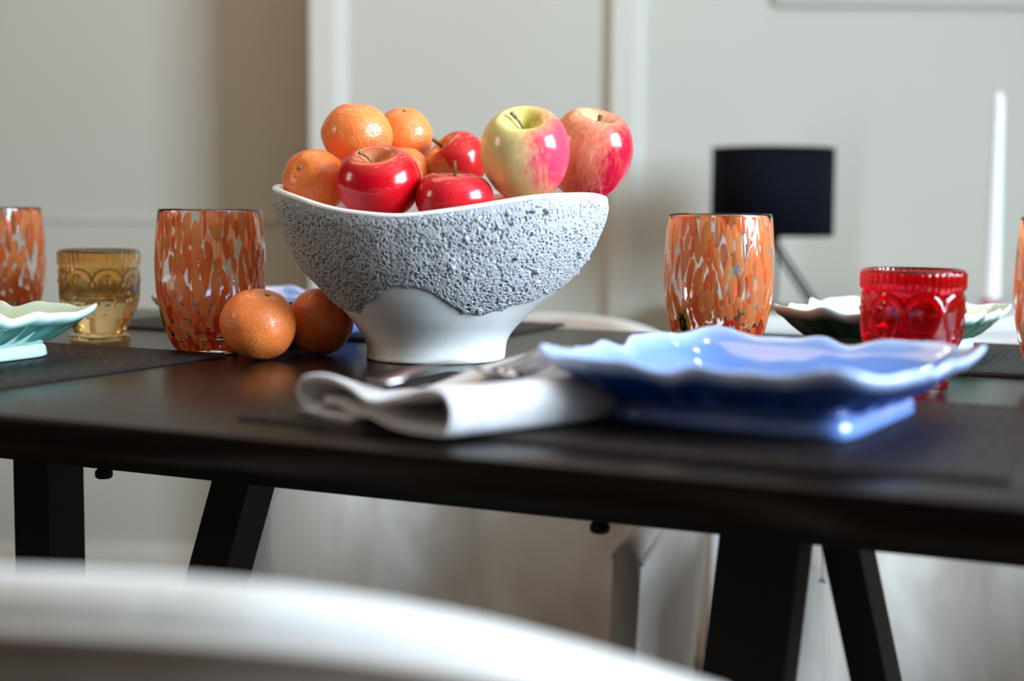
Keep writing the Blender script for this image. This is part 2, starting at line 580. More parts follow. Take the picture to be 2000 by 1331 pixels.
def loc_table(px, ncoord, z):
    k = (px - 1000) / F
    Y = ncoord / (NY + k * NX)
    X = k * Y
    return (X * UX + Y * UY + 0.54, X * NX + Y * NY - 1.05, z)
def rot_local(dx, dy):
    return (dx * UX + dy * UY, dx * NX + dy * NY)
def leg_at(px, n, dX, dY, wx, wy, wx2=None, wy2=None):
    t = loc_table(px, n, zr + 0.02)
    a, b = rot_local(dX, dY)
    prism_leg('leg', t, (t[0] + a, t[1] + b, 0.0), wx, wy, table, wx2, wy2)
leg_at(86, 0.975, 0.0, 0.0, 0.040, 0.045)
leg_at(487, 0.950, -0.185, 0.0, 0.036, 0.040)
leg_at(1515, 0.950, -0.085, -0.10, 0.056, 0.040)
leg_at(1650, 0.985, 0.170, 0.06, 0.026, 0.045)

# ------------------------------------------------------------------ tub chairs
def make_chair(name, center, rz, label, group, dz=0.0, panel='velvet'):
    r = empty(name, (center[0], center[1], 0), rz, label=label, cat='chair', group=group)
    # local: +y is forward; shell wraps the back (y<0)
    na, nc = 61, 0
    alphas = np.linspace(math.radians(-108), math.radians(108), na)
    W, D, TH = 0.255, 0.245, 0.042
    rows = []
    for a in alphas:
        s, c = math.sin(a), math.cos(a)
        k = 2 / 2.6
        ox = W * math.copysign(abs(s) ** k, s)
        oy = -D * math.copysign(abs(c) ** k, c)
        nrm = Vector((ox / W ** 2, oy / D ** 2, 0)).normalized()
        f = abs(a) / math.radians(108)
        top = 0.726 + dz - 0.055 * min(1.2, (abs(ox) / 0.20)) ** 2.5 - 0.13 * max(0.0, (f - 0.50) / 0.5) ** 1.5
        lean = 0.05
        sec = []
        z0 = 0.15
        prof = []
        hgt = top - z0
        for j in range(9):
            prof.append((0.0, z0 + (hgt - TH * 0.4) * j / 8))
        for j in range(1, 8):
            an = PI * j / 8
            prof.append((-TH / 2 + TH / 2 * math.cos(an), top - TH * 0.4 + TH * 0.4 * math.sin(an)))
        for j in range(9):
            prof.append((-TH, z0 + (hgt - TH * 0.4) * (8 - j) / 8))
        for off, z in prof:
            out = off + lean * (z - z0) / 0.42 * (0.5 + 0.5 * max(0, c))
            sec.append((ox + nrm.x * out, oy + nrm.y * out, z))
        rows.append(sec)
    V = np.array(rows)
    m = V.shape[1]
    q = grid_faces(na, m, cv=True)
    ex = [list(range(m)), [(na - 1) * m + i for i in range(m)][::-1]]
    qj = np.arange(len(q)) % m
    fast_mesh('backrest', V, q[qj >= 8], M['velvet'], r, extra=ex)
    fast_mesh('outer_panel', V, q[qj < 8], M[panel], r)
    for off_i in (8, 16):
        pts = [tuple(V[i, off_i]) for i in range(na)]
        tube('piping', pts, 0.0035, M['piping'], r, 6)
    # seat cushion
    n1 = 40
    seat = []
    for (sc_, z) in ((0.2, 0.17), (0.93, 0.17), (1.0, 0.18), (1.0, 0.22), (0.96, 0.245), (0.85, 0.255), (0.02, 0.262)):
        row = []
        for k in range(n1):
            a = 2 * PI * k / n1
            s, c = math.sin(a), math.cos(a)
            row.append((0.205 * sc_ * math.copysign(abs(s) ** .7, s), 0.03 + 0.22 * sc_ * math.copysign(abs(c) ** .7, c), z))
        seat.append(row)
    fast_mesh('seat', np.array(seat), grid_faces(len(seat), n1, cv=True), M['velvet'], r, extra=[list(range(n1)), [(len(seat) - 1) * n1 + i for i in range(n1)][::-1]])
    for sx in (-1, 1):
        for sy in (-1, 1):
            tube('leg', [(sx * .14, sy * .14, .175), (sx * .19, sy * .19, 0)], [.016, .010], M['black'], r, 10)
    return r

G = 'pale velvet tub chairs around the table'
ncent = (-0.120, 0.80)
make_chair('tub_chair', ncent, math.radians(-8), 'pale velvet tub chair in the blurred foreground, seen from behind', G, 0.010, 'shaded_taupe')
f1 = Vector((-0.054, 1.71))
make_chair('tub_chair', f1, A25 + PI, 'pale velvet tub chair across the table, behind the fruit bowl', G)
f2 = f1 + 0.68 * Vector((UX, UY))
make_chair('tub_chair', f2, A25 + PI, 'pale velvet tub chair across the table at the right edge', G)

# ------------------------------------------------------------------ console, lamp, candle
CT = at_y(1560, 604, 2.58).z
cons = empty('console', (0.92, 2.60, 0), label='white lacquered console standing against the panelled wall', cat='console')
box('top', -0.60, 0.62, -0.20, 0.20, CT - 0.03, CT, M['console'], cons, 0.003)
box('body', -0.58, 0.60, -0.19, 0.19, 0.10, CT - 0.0305, M['console'], cons, 0.003)
for s in (-0.29, 0.31):
    dr = box('door', s - 0.285, s + 0.285, -0.203, -0.1905, 0.115, CT - 0.045, M['console'], cons, 0.003)
    box('handle', s - .05, s + .05, -0.216, -0.2035, CT - .09, CT - .08, M['black'], dr, .002)
box('plinth', -0.55, 0.57, -0.16, 0.17, 0.0, 0.0995, M['console'], cons)

LY = 2.53
lp = at_y(1503, 600, LY)
lamp = empty('table_lamp', (lp.x, LY, CT), label='black drum shade table lamp on wire tripod legs', cat='lamp')
sh_t = at_y(1500, 292, LY).z - CT
sh_b = at_y(1500, 461, LY).z - CT
rs = 119 / F * (LY - .03)
lathe('lamp_shade', [(rs - .003, sh_t), (rs, sh_t), (rs + .001, sh_b), (rs - .002, sh_b), (rs - .003, sh_t)], M['lamp_shade'], lamp, 72)
lathe('shade_ring', [(rs - .004, sh_t - .001), (rs + .0015, sh_t - .001), (rs + .0015, sh_t + .002), (rs - .004, sh_t + .002), (rs - .004, sh_t - .001)], M['black'], lamp, 72)
for k in range(3):
    a = 2 * PI * k / 3 + 0.5
    tube('spoke', [(0, 0, sh_b + .02), (math.cos(a) * (rs - .002), math.sin(a) * (rs - .002), sh_b + .004)], .0015, M['black'], lamp, 6)
lathe('socket', [(0.0001, sh_b - .012), (.014, sh_b - .012), (.016, sh_b), (.016, sh_b + .05), (.0001, sh_b + .05)], M['black'], lamp, 20)
for k in range(3):
    a = math.radians(-38) + 2 * PI * k / 3
    f = Vector((math.cos(a) * .095, math.sin(a) * .095, .003))
    side = Vector((-math.sin(a), math.cos(a), 0))
    pts = [Vector((0, 0, sh_b - .008)) + side * .012, f + side * .012, f + Vector((math.cos(a), math.sin(a), 0)) * .006, f - side * .012, Vector((0, 0, sh_b - .008)) - side * .012]
    tube('leg', pts, .0036, M['black'], lamp, 6)
tube('base_ring', [(math.cos(2 * PI * i / 40) * .075, math.sin(2 * PI * i / 40) * .075, .0035) for i in range(40)], .0025, M['black'], lamp, 6, True)
lathe('bulb', [(0.0001, sh_b + .05), (.012, sh_b + .055), (.026, sh_b + .085), (.022, sh_b + .108), (.0001, sh_b + .118)], M['wax'], lamp, 24)

cb = at_y(1935, 602, 2.5)
ch = 0.368
cndl = empty('taper_candle', (cb.x, 2.5, CT + 0.016), label='tall white taper candle standing on the console', cat='candle')
lathe('wax', [(0.0001, 0), (.0150, 0), (.0145, .02), (.0088, ch - .02), (.0065, ch - .004), (.0001, ch)], M['wax'], cndl, 28)
tube('wick', [(0, 0, ch - .002), (.001, 0, ch + .012), (.004, 0, ch + .020)], .0012, M['wick'], cndl, 6)
hold = empty('candle_holder', (cb.x, 2.5, CT), label='small pink glass candle holder under the white taper candle', cat='candle holder')
lathe('dish', [(0.0001, 0), (.030, 0), (.034, .004), (.028, .008), (.0185, .012), (.0185, .026), (.0160, .026), (.0158, .0155), (.0001, .0155)], M['pinkglass'], hold, 40)

# ------------------------------------------------------------------ placemats
def mat_mesh():
    nu, nv = 300, 190
    L, Wd = 0.445, 0.275
    u = np.linspace(-L / 2, L / 2, nu); v = np.linspace(-Wd / 2, Wd / 2, nv)
    Ug, Vg = np.meshgrid(u, v, indexing='ij')
    pu, pv = 0.0075, 0.0075
    iu = np.floor(Ug / pu); iv = np.floor(Vg / pv)
    chk = ((iu + iv) % 2)
    hu = np.abs(np.sin(PI * Ug / pu)); hv = np.abs(np.sin(PI * Vg / pv))
    h = np.where(chk > 0.5, hu ** .6, hv ** .6) * 0.0011 + 0.0016
    e = np.minimum(L / 2 - np.abs(Ug), Wd / 2 - np.abs(Vg))
    h = np.where(e < 0.005, 0.0024 + 0.0006 * np.abs(np.sin(PI * (Ug + Vg) / 0.004)), h)
    h = np.where(e < 1e-6, 0.0, h)
    P = np.stack([Ug, Vg, h], -1)
    return P, grid_faces(nu, nv)
MP, MQ = mat_mesh()
mat_me = None
def placemat(u, n, label):
    global mat_me
    p = T(u, n, TOP + 0.0003)
    if mat_me is None:
        o = fast_mesh('placemat', MP, MQ, M['mat'])
        mat_me = o.data
    else:
        o = bpy.data.objects.new('placemat', mat_me)
        COL.objects.link(o)
    o.location = p
    o.rotation_euler = (0, 0, A25)
    tag(o, label, 'placemat', 'black woven placemats')
    return o
placemat(-0.289, 0.8435, 'black woven placemat under the large blue dish and the napkin')
placemat(-0.742 - 0.2225, 1.0097 - 0.1375, 'black woven placemat under the mint dish at the left edge')
placemat(-0.215, 1.201 + 0.1375 - 0.02, 'black woven placemat under the green dish on the far right')
placemat(-0.84, 1.20 + 0.1375 - 0.01, 'black woven placemat under the blue dish behind the orange tumbler')
MZ = TOP + 0.0034    # top of the weave

# ------------------------------------------------------------------ wavy square dishes
def dish(name, cx, cy, ang, half, foot, mat, label, seed, height=0.038, folds=1.0):
    r = empty(name, (cx, cy, MZ), ang, label=label, cat='dish', group='wavy square dishes')
    nphi = 220
    ph = np.linspace(0, 2 * PI, nphi, endpoint=False)
    def sq(phi, p):
        return (np.abs(np.cos(phi)) ** p + np.abs(np.sin(phi)) ** p) ** (-1 / p)
    rnd = np.random.default_rng(seed)
    p1, p2, p3 = rnd.uniform(0, 6.28, 3)
    wav = 0.55 * np.sin(12 * ph + p1) + 0.30 * np.sin(20 * ph + p2) + 0.25 * np.sin(4 * ph + p3)
    corner = np.abs(np.sin(2 * ph)) ** 3
    fh = 0.0115
    # (radius factor from foot to rim, height) under side then over the rim then inside
    under = [(0.0, fh), (0.06, fh + .0005), (0.25, fh + .006), (0.5, fh + .0135), (0.75, fh + .020), (0.9, height - .0055), (0.97, height - .003), (0.995, height - .0012)]
    over = [(1.0, height + .0006), (0.985, height + .0018)]
    inn = [(0.95, height + .0010), (0.85, height - .0030), (0.65, fh + .018), (0.4, fh + .0125), (0.15, fh + .008), (0.0, fh + .0055)]
    ringsP = []; ins = []; edg = []; fld = []
    def ring(t, z, inside, e):
        rr_f = foot * sq(ph, 7)
        rr_o = half * sq(ph, 5) * (1 + 0.030 * wav) * (1 + 0.03 * corner)
        R = rr_f + (rr_o - rr_f) * t
        amp = t ** 1.6
        zz = z + amp * (0.0034 * wav + 0.0015 * corner)
        f = np.zeros(nphi)
        if not inside:
            fw = np.sin(12 * ph + p1 + 1.3 * np.sin(5 * ph)) + 0.6 * np.sin(29 * ph + p2)
            bell = math.sin(PI * min(1, max(0, t))) ** .8 if 0 < t < 1 else 0
            R = R + folds * 0.0016 * (fw - .0) * bell
            zz = zz - 0.0035 * bell * folds
            f = np.clip(0.35 + 0.35 * fw, 0, 1) * bell
        ringsP.append(np.stack([R * np.cos(ph), R * np.sin(ph), zz], -1))
        ins.append(np.full(nphi, inside)); edg.append(np.full(nphi, e)); fld.append(f)
    for t, z in under: ring(t, z, 0.0, max(0.0, (t - 0.86) / 0.13) * 0.9)
    for t, z in over: ring(t, z, 1.0, 1.0)
    for t, z in inn: ring(t, z, 1.0, 0.9 if t > .94 else (0.35 if t > .8 else 0.0))
    # inside floor
    for s_, z in ((0.85, fh + .0042), (0.5, fh + .0035), (0.02, fh + .0033)):
        R = foot * s_ * sq(ph, 4)
        ringsP.append(np.stack([R * np.cos(ph), R * np.sin(ph), np.full(nphi, z)], -1))
        ins.append(np.ones(nphi)); edg.append(np.zeros(nphi)); fld.append(np.zeros(nphi))
    V = np.array(ringsP)
    q = grid_faces(len(V), nphi, cv=True)
    fast_mesh('basin', V, q, mat, r, attr={'inside': np.array(ins), 'edge': np.array(edg), 'fold': np.array(fld)},
              extra=[[(len(V) - 1) * nphi + i for i in range(nphi)]])
    # foot ring
    fp = [(0.97, 0.0), (1.03, 0.0), (1.06, .002), (1.045, .009), (1.0, fh + .0015), (0.85, fh + .002), (0.85, .002), (0.88, 0.0), (0.97, 0.0)]
    V2 = []
    for s_, z in fp:
        R = foot * s_ * sq(ph, 9)
        V2.append(np.stack([R * np.cos(ph), R * np.sin(ph), np.full(nphi, z)], -1))
    V2 = np.array(V2)
    k = len(V2) * nphi
    fast_mesh('foot', V2, grid_faces(len(V2), nphi, cv=True), mat, r,
              attr={'inside': np.zeros(k), 'edge': np.full(k, 0.62 if mat is not M['blue_glaze'] else 0.30), 'fold': np.zeros(k)})
    return r
dish('wavy_dish', 0.155, 0.870, math.radians(-31), 0.110, 0.072, M['blue_glaze'], 'large cobalt blue wavy square dish in the right foreground', 3)
dish('wavy_dish', -0.481, 1.155, math.radians(-25), 0.108, 0.072, M['mint_glaze'], 'mint green wavy dish cut off by the left edge', 5)
dish('wavy_dish', 0.346, 1.300, math.radians(-33), 0.088, 0.058, M['green_glaze'], 'pale green wavy dish behind the red votive glass', 9)
dish('wavy_dish', -0.235, 1.420, math.radians(-25), 0.096, 0.062, M['blue_glaze'], 'blue wavy dish on the far side behind the two mandarins', 12)

# ------------------------------------------------------------------ napkin and fork
nap = empty('napkin', on_z(583, 806, MZ), 0, label='white folded linen napkin with an open rolled end', cat='napkin')
p0 = on_z(583, 806, MZ); p1 = on_z(872, 860, MZ)
nap.location = p0
av = (p1 - p0); aw = av.length; av.normalize()
wdir = (Matrix.Rotation(math.radians(-7), 3, 'Z') @ Vector((-av.y, av.x, 0))).normalized()
sec = catmull([(.016, .004), (.006, .005), (.0005, .012), (.004, .0205), (.020, .0235), (.045, .0200), (.068, .0150), (.088, .0195), (.104, .0250), (.1145, .0235), (.1185, .014), (.114, .0035), (.100, .0018), (.084, .0035), (.066, .0075), (.046, .0075), (.028, .0105), (.019, .0100)], 8)
sec[:, 0] *= aw / 0.1185
tt = 0.0021
tan = np.gradient(sec, axis=0)
tan /= np.linalg.norm(tan, axis=1)[:, None]
nr = np.stack([-tan[:, 1], tan[:, 0]], -1)
outer = sec + nr * tt; innr = sec - nr * tt
loop = np.concatenate([outer, innr[::-1]])
loop[:, 1] = np.maximum(loop[:, 1], 0.0)
nw = 46
V = []
for i in range(nw):
    s_ = i / (nw - 1)
    L = 0.205 * s_
    for (a, z) in loop:
        lft = float(np.interp(s_, [0, .10, .25, .42, .60, .80, 1], [1, .72, .40, .45, .92, 1.10, 1.0]))
        rgt = 1.0 - 0.12 * s_
        kk = min(1.0, max(0.0, (a - .055) / .035))
        flat = lft * (1 - kk) + rgt * kk
        wob = 0.0015 * math.sin(a * 90 + s_ * 7) * min(1, s_ * 4)
        aa = a * (1 - 0.04 * math.sin(PI * s_)) + 0.004 * math.sin(s_ * 5)
        e = 0.004 * math.sin(a * 55) * (1 - s_)
        p = av * aa + wdir * (L + e)
        V.append((p.x, p.y, max(0.0, z * flat + wob * (z > .006))))
V = np.array(V)
m = len(loop)
hem = V[:m].copy()
cen = (hem + hem[::-1]) / 2
hem = cen + (hem - cen) * .55
hem[:, :2] -= np.array([wdir.x, wdir.y]) * .0012
V = np.concatenate([hem, V])
hq = [(i, m - 1 - i, m - 2 - i, i + 1) for i in range(m // 2 - 1)]
e0 = nw * m
hq += [(e0 + i, e0 + i + 1, e0 + m - 2 - i, e0 + m - 1 - i) for i in range(m // 2 - 1)]
fast_mesh('cloth', V, np.concatenate([grid_faces(nw + 1, m, cv=True), np.array(hq)]), M['linen'], nap, extra=None)
# a second, flatter fold lying beside the roll, towards the bowl
sec2 = catmull([(-.002, .0014), (.010, .0018), (.03, .0013), (.05, .0012)], 6)
V = []
tan = np.gradient(sec2, axis=0); tan /= np.linalg.norm(tan, axis=1)[:, None]
nr = np.stack([-tan[:, 1], tan[:, 0]], -1)
loop2 = np.concatenate([sec2 + nr * .0012, (sec2 - nr * .0012)[::-1]]); loop2[:, 1] = np.maximum(loop2[:, 1], 0)
for i in range(24):
    s_ = i / 23
    for (a, z) in loop2:
        p = av * (a + 0.006) + wdir * (-0.004 + 0.12 * s_)
        V.append((p.x, p.y, z))
fast_mesh('cloth_fold', np.array(V), grid_faces(24, len(loop2), cv=True), M['linen'], nap)

fa = Vector((-0.078, 0.826, 0.7680)); fb = Vector((0.0346, 0.946, 0.7800))
fork = empty('fork', (fa.x, fa.y, 0.7680), 0, label='stainless steel fork lying across the white napkin', cat='fork')
d = (fb - fa); FL = Vector((d.x, d.y)).length
fork.rotation_euler = (0, 0, math.atan2(d.y, d.x))
st = [(0.0, .0095, .0000), (.06, .0110, .0010), (.18, .0075, .0045), (.30, .0058, .0066), (.41, .0045, .0060), (.48, .0044, .0025), (.53, .0064, -.0005), (.58, .0110, -.0026), (.63, .0138, -.0032), (.67, .0142, -.0030)]
st = catmull(st, 5)
V = []; th = .0011
for (s_, hw, z) in st:
    for (y, zz) in ((-hw, 0), (-hw * .6, th), (hw * .6, th), (hw, 0), (hw * .6, -th * .5), (-hw * .6, -th * .5)):
        dishing = -0.0015 * (1 - (y / max(hw, 1e-6)) ** 2) * max(0, (s_ - .6) / .2)
        V.append((s_ * FL, y, z + zz + dishing))
ns_ = len(st)
fast_mesh('handle', np.array(V), grid_faces(ns_, 6, cv=True), M['steel'], fork, extra=[list(range(6)), [(ns_ - 1) * 6 + i for i in range(6)][::-1]])
for k in range(4):
    y = (-1.5 + k) * .0082
    pts = [(.66 * FL, y, -.0030), (.77 * FL, y * 1.02, .0000), (.88 * FL, y * 1.04, .0050), (1.0 * FL, y * 1.06, .0115)]
    tube('tine', pts, [.0026, .0022, .0019, .0010], M['steel'], fork, 8)

# ------------------------------------------------------------------ speckled tumblers
TH_ = 0.1262
tprof = catmull([(.0285, .0012), (.0330, .0055), (.0375, .0150), (.0425, .0300), (.0462, .0480), (.0480, .0680), (.0478, .0880), (.0465, .1080), (.0452, .1245)], 5)
def trad(z):
    return np.interp(z, tprof[:, 1], tprof[:, 0])
outer_p = [(0.0001, .0010), (.020, .0004), (.0265, 0.0)] + [tuple(p) for p in tprof]
inner_p = [(float(trad(z)) - .0019, z) for z in (.1245, .11, .09, .07, .05, .035, .025, .018)] + [(.030, .0125), (.022, .0100), (0.0001, .0092)]
gl_prof = outer_p + [(.0447, .1262), (.0439, .1260)] + inner_p

def patch(Vs, Fs, th0, z0, poly, off):
    """flat outline poly [(a, b)] in metres laid on the outside of the glass"""
    n = len(poly)
    k = len(Vs)
    R0 = float(trad(z0))
    def put(a, b, o):
        z = z0 + b
        z = min(max(z, .003), .1235)
        R = float(trad(z)) + o
        t = th0 + a / R0
        Vs.append((R * math.cos(t), R * math.sin(t), z))
    put(0, 0, off)
    for s_ in (.55, 1.0):
        for a, b in poly:
            put(a * s_, b * s_, off if s_ < 1 else off * .4)
    for i in range(n):
        j = (i + 1) % n
        Fs.append((k, k + 1 + i, k + 1 + j))
        Fs.append((k + 1 + i, k + 1 + n + i, k + 1 + n + j, k + 1 + j))

def blob(rx, ry, rnd, n=14):
    ph = rnd.uniform(0, 6.28); e = rnd.uniform(.05, .22); tilt = rnd.uniform(-.22, .22)
    out = []
    for i in range(n):
        t = 2 * PI * i / n
        r = 1 + e * math.sin(2 * t + ph) * .5 + e * .6 * math.sin(3 * t + ph * 2)
        a = rx * r * math.cos(t) * (1 + .22 * math.sin(t)); b = ry * r * math.sin(t)
        out.append((a + b * tilt, b))
    return out

def tumbler(loc, rot, label, seed, murr):
    r = empty('tumbler', loc, rot, label=label, cat='glass', group='clear tumblers with orange enamel flecks')
    lathe('glass_body', gl_prof, M['clear'], r, 96)
    rnd = random.Random(seed)
    sets = {'fleck_a': ([], []), 'fleck_b': ([], []), 'fleck_c': ([], [])}
    placed = []
    cnt = 0
    for tries in range(6000):
        if cnt >= 330: break
        z = rnd.uniform(.004, .121)
        th0 = rnd.uniform(0, 2 * PI)
        f = min(1, max(0, (z - .03) / .03))
        rx = rnd.uniform(.0022, .0044) * (1 - .05 * f); ry = rx * (rnd.uniform(1.0, 1.8) * (1 - f) + rnd.uniform(2.7, 5.2) * f)
        if f > .8 and math.sin(th0 * 5 + z * 60 + seed) > .72: continue
        bad = False
        for (pt, pz, prx, pry) in placed:
            da = (th0 - pt + PI) % (2 * PI) - PI
            da *= .047
            if (da / ((rx + prx) * .74)) ** 2 + ((z - pz) / ((ry + pry) * .74)) ** 2 < 1:
                bad = True; break
        if bad: continue
        for (mt, mz, kind) in murr:
            da = ((th0 - mt + PI) % (2 * PI) - PI) * .045
            if (da / .010) ** 2 + ((z - mz) / .014) ** 2 < 1: bad = True
        if bad: continue
        placed.append((th0, z, rx, ry))
        key = 'fleck_b' if rnd.random() < .45 + .2 * f else ('fleck_a' if rnd.random() < .9 or z > .04 else 'fleck_c')
        if z < .03 and rnd.random() < .35: key = 'fleck_c'
        patch(*sets[key], th0, z, blob(rx, ry, rnd), .00028 + cnt * 2e-7)
        cnt += 1
    for key, (Vs, Fs) in sets.items():
        if Vs:
            o = mk('enamel_flecks', Vs, Fs, M[key], r)
            tag(o, kind='stuff')
    for (mt, mz, kind) in murr:
        def disc(nm, mat, rx, ry, off, petals=0, pa=0, dz=0.0, parent=r):
            Vs, Fs = [], []
            poly = []
            N = 40
            for i in range(N):
                t = 2 * PI * i / N
                q = 1 + (pa * abs(math.sin(petals * t / 2)) - pa if petals else 0)
                poly.append((rx * q * math.cos(t), ry * q * math.sin(t) + 0))
            patch(Vs, Fs, mt, mz + dz, poly, off)
            return mk(nm, Vs, Fs, mat, parent)
        if kind == 'flower':
            b = disc('murrine', M['fleck_c'], .0090, .0118, .0006)
            disc('petals', M['m_blue'], .0070, .0096, .00085, 9, .32, -.0003, b)
            disc('petals', M['m_white'], .0063, .0088, .00105, 9, .34, -.0003, b)
            disc('petals', M['m_blue'], .0034, .0048, .00125, 7, .35, -.0008, b)
            disc('petals', M['m_white'], .0028, .0041, .0014, 7, .3, -.0010, b)
            disc('pistil', M['fleck_c'], .0013, .0028, .0016, 0, 0, -.0022, b)
        elif kind == 'olive':
            b = disc('murrine', M['m_yellow'], .0080, .0150, .0006)
            disc('ring', M['m_dark'], .0058, .0120, .00085, 8, .25, 0, b)
            disc('pistil', M['fleck_c'], .0020, .0046, .0011, 0, 0, 0, b)
            disc('pistil', M['m_white'], .0006, .0014, .0013, 0, 0, 0, b)
        else:
            b = disc('murrine', M['fleck_c'], .0070, .0066, .0006)
            disc('petals', M['m_blue'], .0040, .0036, .00085, 8, .3, 0, b)
            disc('petals', M['m_white'], .0030, .0028, .00105, 8, .3, 0, b)
    return r
def seat_px(px, py):
    p = on_z(px, py, TOP)
    return (p.x, p.y, TOP + 0.0003)
g1 = (-0.267, 1.268, TOP + .0003)
g2 = (0.1815, 1.262, TOP + .0003)
mm = [(0.0, .0245, 'flower'), (-0.42, .024, 'red'), (-1.02, .031, 'olive'), (2.4, .03, 'olive'), (1.6, .025, 'flower')]
tumbler(g1, 1.2, 'orange speckled glass tumbler standing left of the fruit bowl', 21, mm)
tumbler(g2, -PI / 2 - .14 + 0.26, 'orange speckled glass tumbler with a flower bead, behind the large blue dish', 22, mm)
tumbler((-0.523, 1.45, TOP + .0003), 2.3, 'orange speckled glass tumbler cut off by the left edge', 23, mm)
tumbler((0.427, 1.075, TOP + .0003), 3.6, 'orange speckled glass tumbler cut off by the right edge', 24, mm)

# ------------------------------------------------------------------ pressed glass votives
def votive(loc, rot, mat, label):
    r = empty('votive_glass', loc, rot, label=label, cat='votive', group='pressed glass votive holders')
    H = 0.0865
    base = [(0.0001, .0008), (.024, .0004), (.0275, 0.0), (.0282, .0015), (.0276, .0045), (.0243, .0065), (.0246, .0090), (.0280, .0150), (.0312, .0230), (.0345, .0320), (.0364, .0420), (.0371, .0560), (.0372, .0700), (.0379, .0720), (.0382, .0760), (.0382, .0830), (.0374, .0855), (.0364, .0865)]
    pr = catmull(base, 9)
    n = 360
    NA = 8
    def mod(TH, R, Z):
        # vertical flutes below the lip
        band = sstep(.0705, .073, Z) * (1 - sstep(.083, .085, Z))
        R = R + band * 0.0010 * (np.abs(np.sin(TH * 22)) - .3)
        body = sstep(.020, .026, Z) * (1 - sstep(.069, .0705, Z))
        u = (TH / (2 * PI) * NA) % 1.0 - 0.5          # -0.5..0.5 per arch
        ax = u * 2 * PI * .036 / NA                   # metres
        # arch ridge: circle arcs
        hw = PI * .036 / NA
        zc = .054
        dd = np.abs(np.sqrt(ax ** 2 + np.maximum(Z - zc, 0) ** 2 * 1.0 + (Z < zc) * 0) - hw * .98)
        arch = np.exp(-(dd / .0009) ** 2) * (Z > zc)
        # crossing straight ridges falling from between the arches
        dx = np.abs(np.abs(ax) - hw * (1 - np.clip((zc + .004 - Z) / .026, 0, 1) * .62))
        cross = np.exp(-(dx / .0009) ** 2) * (Z < zc + .004) * (Z > .030)
        # beads in the middle of every arch
        bead = np.exp(-((ax) / .0028) ** 2) * (0.5 + 0.5 * np.cos(Z * 2 * PI / .0036)) * (Z > .036) * (Z < .062)
        low = np.abs(np.sin(TH * NA)) * (Z < .030)
        bell = np.exp(-((np.sqrt((ax) ** 2 + (Z - .033) ** 2) - .0035) / .0012) ** 2)
        return R + body * (0.0011 * arch + 0.0012 * cross + 0.0008 * bead + 0.0006 * low + .0008 * bell)
    lathe('outer_wall', np.concatenate([pr, np.array([(.0352, .0868), (.0345, .0862), (.0340, .082), (.0338, .07), (.0335, .055), (.0320, .045), (.0280, .0395), (.015, .0375), (.0001, .0370)])]), mat, r, n, rmod=mod)
    return r
votive((0.299, 1.070, TOP + .0003), 0.35, M['red_glass'], 'red pressed glass votive holder behind the large blue dish')
votive((-0.398, 1.380, TOP + .0003), 0.1, M['amber_glass'], 'amber pressed glass votive holder behind the mint dish')

# ------------------------------------------------------------------ the fruit bowl
BX, BY = -0.0655, 1.230
bowl = empty('fruit_bowl', (BX, BY, TOP + .0003), 0, label='wide footed ceramic bowl with grey cratered glaze, heaped with fruit', cat='bowl')
PL = np.array([(.0594, 0.0), (.0600, .0015), (.0592, .006), (.0600, .0135), (.0655, .0235), (.0755, .0370), (.0940, .0560), (.1120, .0760), (.1245, .0960), (.1345, .1200), (.1395, .1475)])
PR = np.array([(.0590, 0.0), (.0596, .0015), (.0600, .006), (.0618, .0165), (.0690, .0275), (.0860, .0440), (.1040, .0590), (.1200, .0760), (.1345, .0980), (.1430, .1190), (.1465, .1420)])
PFr = np.array([(.0560, 0.0), (.0566, .0015), (.0560, .006), (.0575, .015), (.0640, .0255), (.0770, .0400), (.0900, .0570), (.1010, .0760), (.1090, .0970), (.1140, .1200), (.1160, .1450)])
def bowl_rim(th):
    c, s = np.cos(th), np.sin(th)
    # rim height by direction: right, front right, front, front left, left, back
    deg = (np.degrees(th) % 360)
    xs_ = [0, 45, 90, 135, 180, 205, 232, 258, 285, 312, 338, 360]
    ys_ = [.1385, .1440, .1440, .1450, .1480, .1405, .1270, .1225, .1300, .1400, .1425, .1385]
    return np.interp(deg, xs_, ys_)
def bowl_r(th, z):
    c, s = np.cos(th), np.sin(th)
    rl = np.interp(z, PL[:, 1], PL[:, 0]); rr = np.interp(z, PR[:, 1], PR[:, 0]); rf = np.interp(z, PFr[:, 1], PFr[:, 0])
    rx = np.where(c < 0, rl, rr)
    k = 1.0 / np.sqrt((c / rx) ** 2 + (s / rf) ** 2)
    return k
def smooth_interp_table(Pm):
    return catmull(Pm, 8)
PL = smooth_interp_table(PL); PR = smooth_interp_table(PR); PFr = smooth_interp_table(PFr)
n = pmat('cream_stoneware', (0.66, 0.66, 0.64), 0.22, 0.45)
noise_col(n, (0.78, 0.76, 0.72), (0.84, 0.83, 0.81), (30, 30, 30), 3)
M['stoneware'] = n.m
n = pmat('crater_glaze', (0.5, 0.5, 0.52), 0.62, 0.3)
at = n.n('ShaderNodeAttribute', attribute_name='pore')
mx = n.n('ShaderNodeMix', data_type='RGBA')
mx.inputs[6].default_value = (0.45, 0.44, 0.45, 1); mx.inputs[7].default_value = (0.02, 0.017, 0.018, 1)  # pits: dark clay, with their shade painted into the colour too
n.l(at.outputs['Fac'], mx.inputs[0]); n.l(mx.outputs[2], n.b.inputs['Base Color'])
nb = n.n('ShaderNodeTexNoise'); nb.inputs['Scale'].default_value = 900; nb.inputs['Detail'].default_value = 3
bump(n, nb.outputs['Fac'], 0.5, 0.0006)
M['crater'] = n.m

nth = 260
th = np.linspace(0, 2 * PI, nth, endpoint=False)
rows = []
ts = np.linspace(0, 1, 70)
lip = 0.0065
rim = bowl_rim(th)
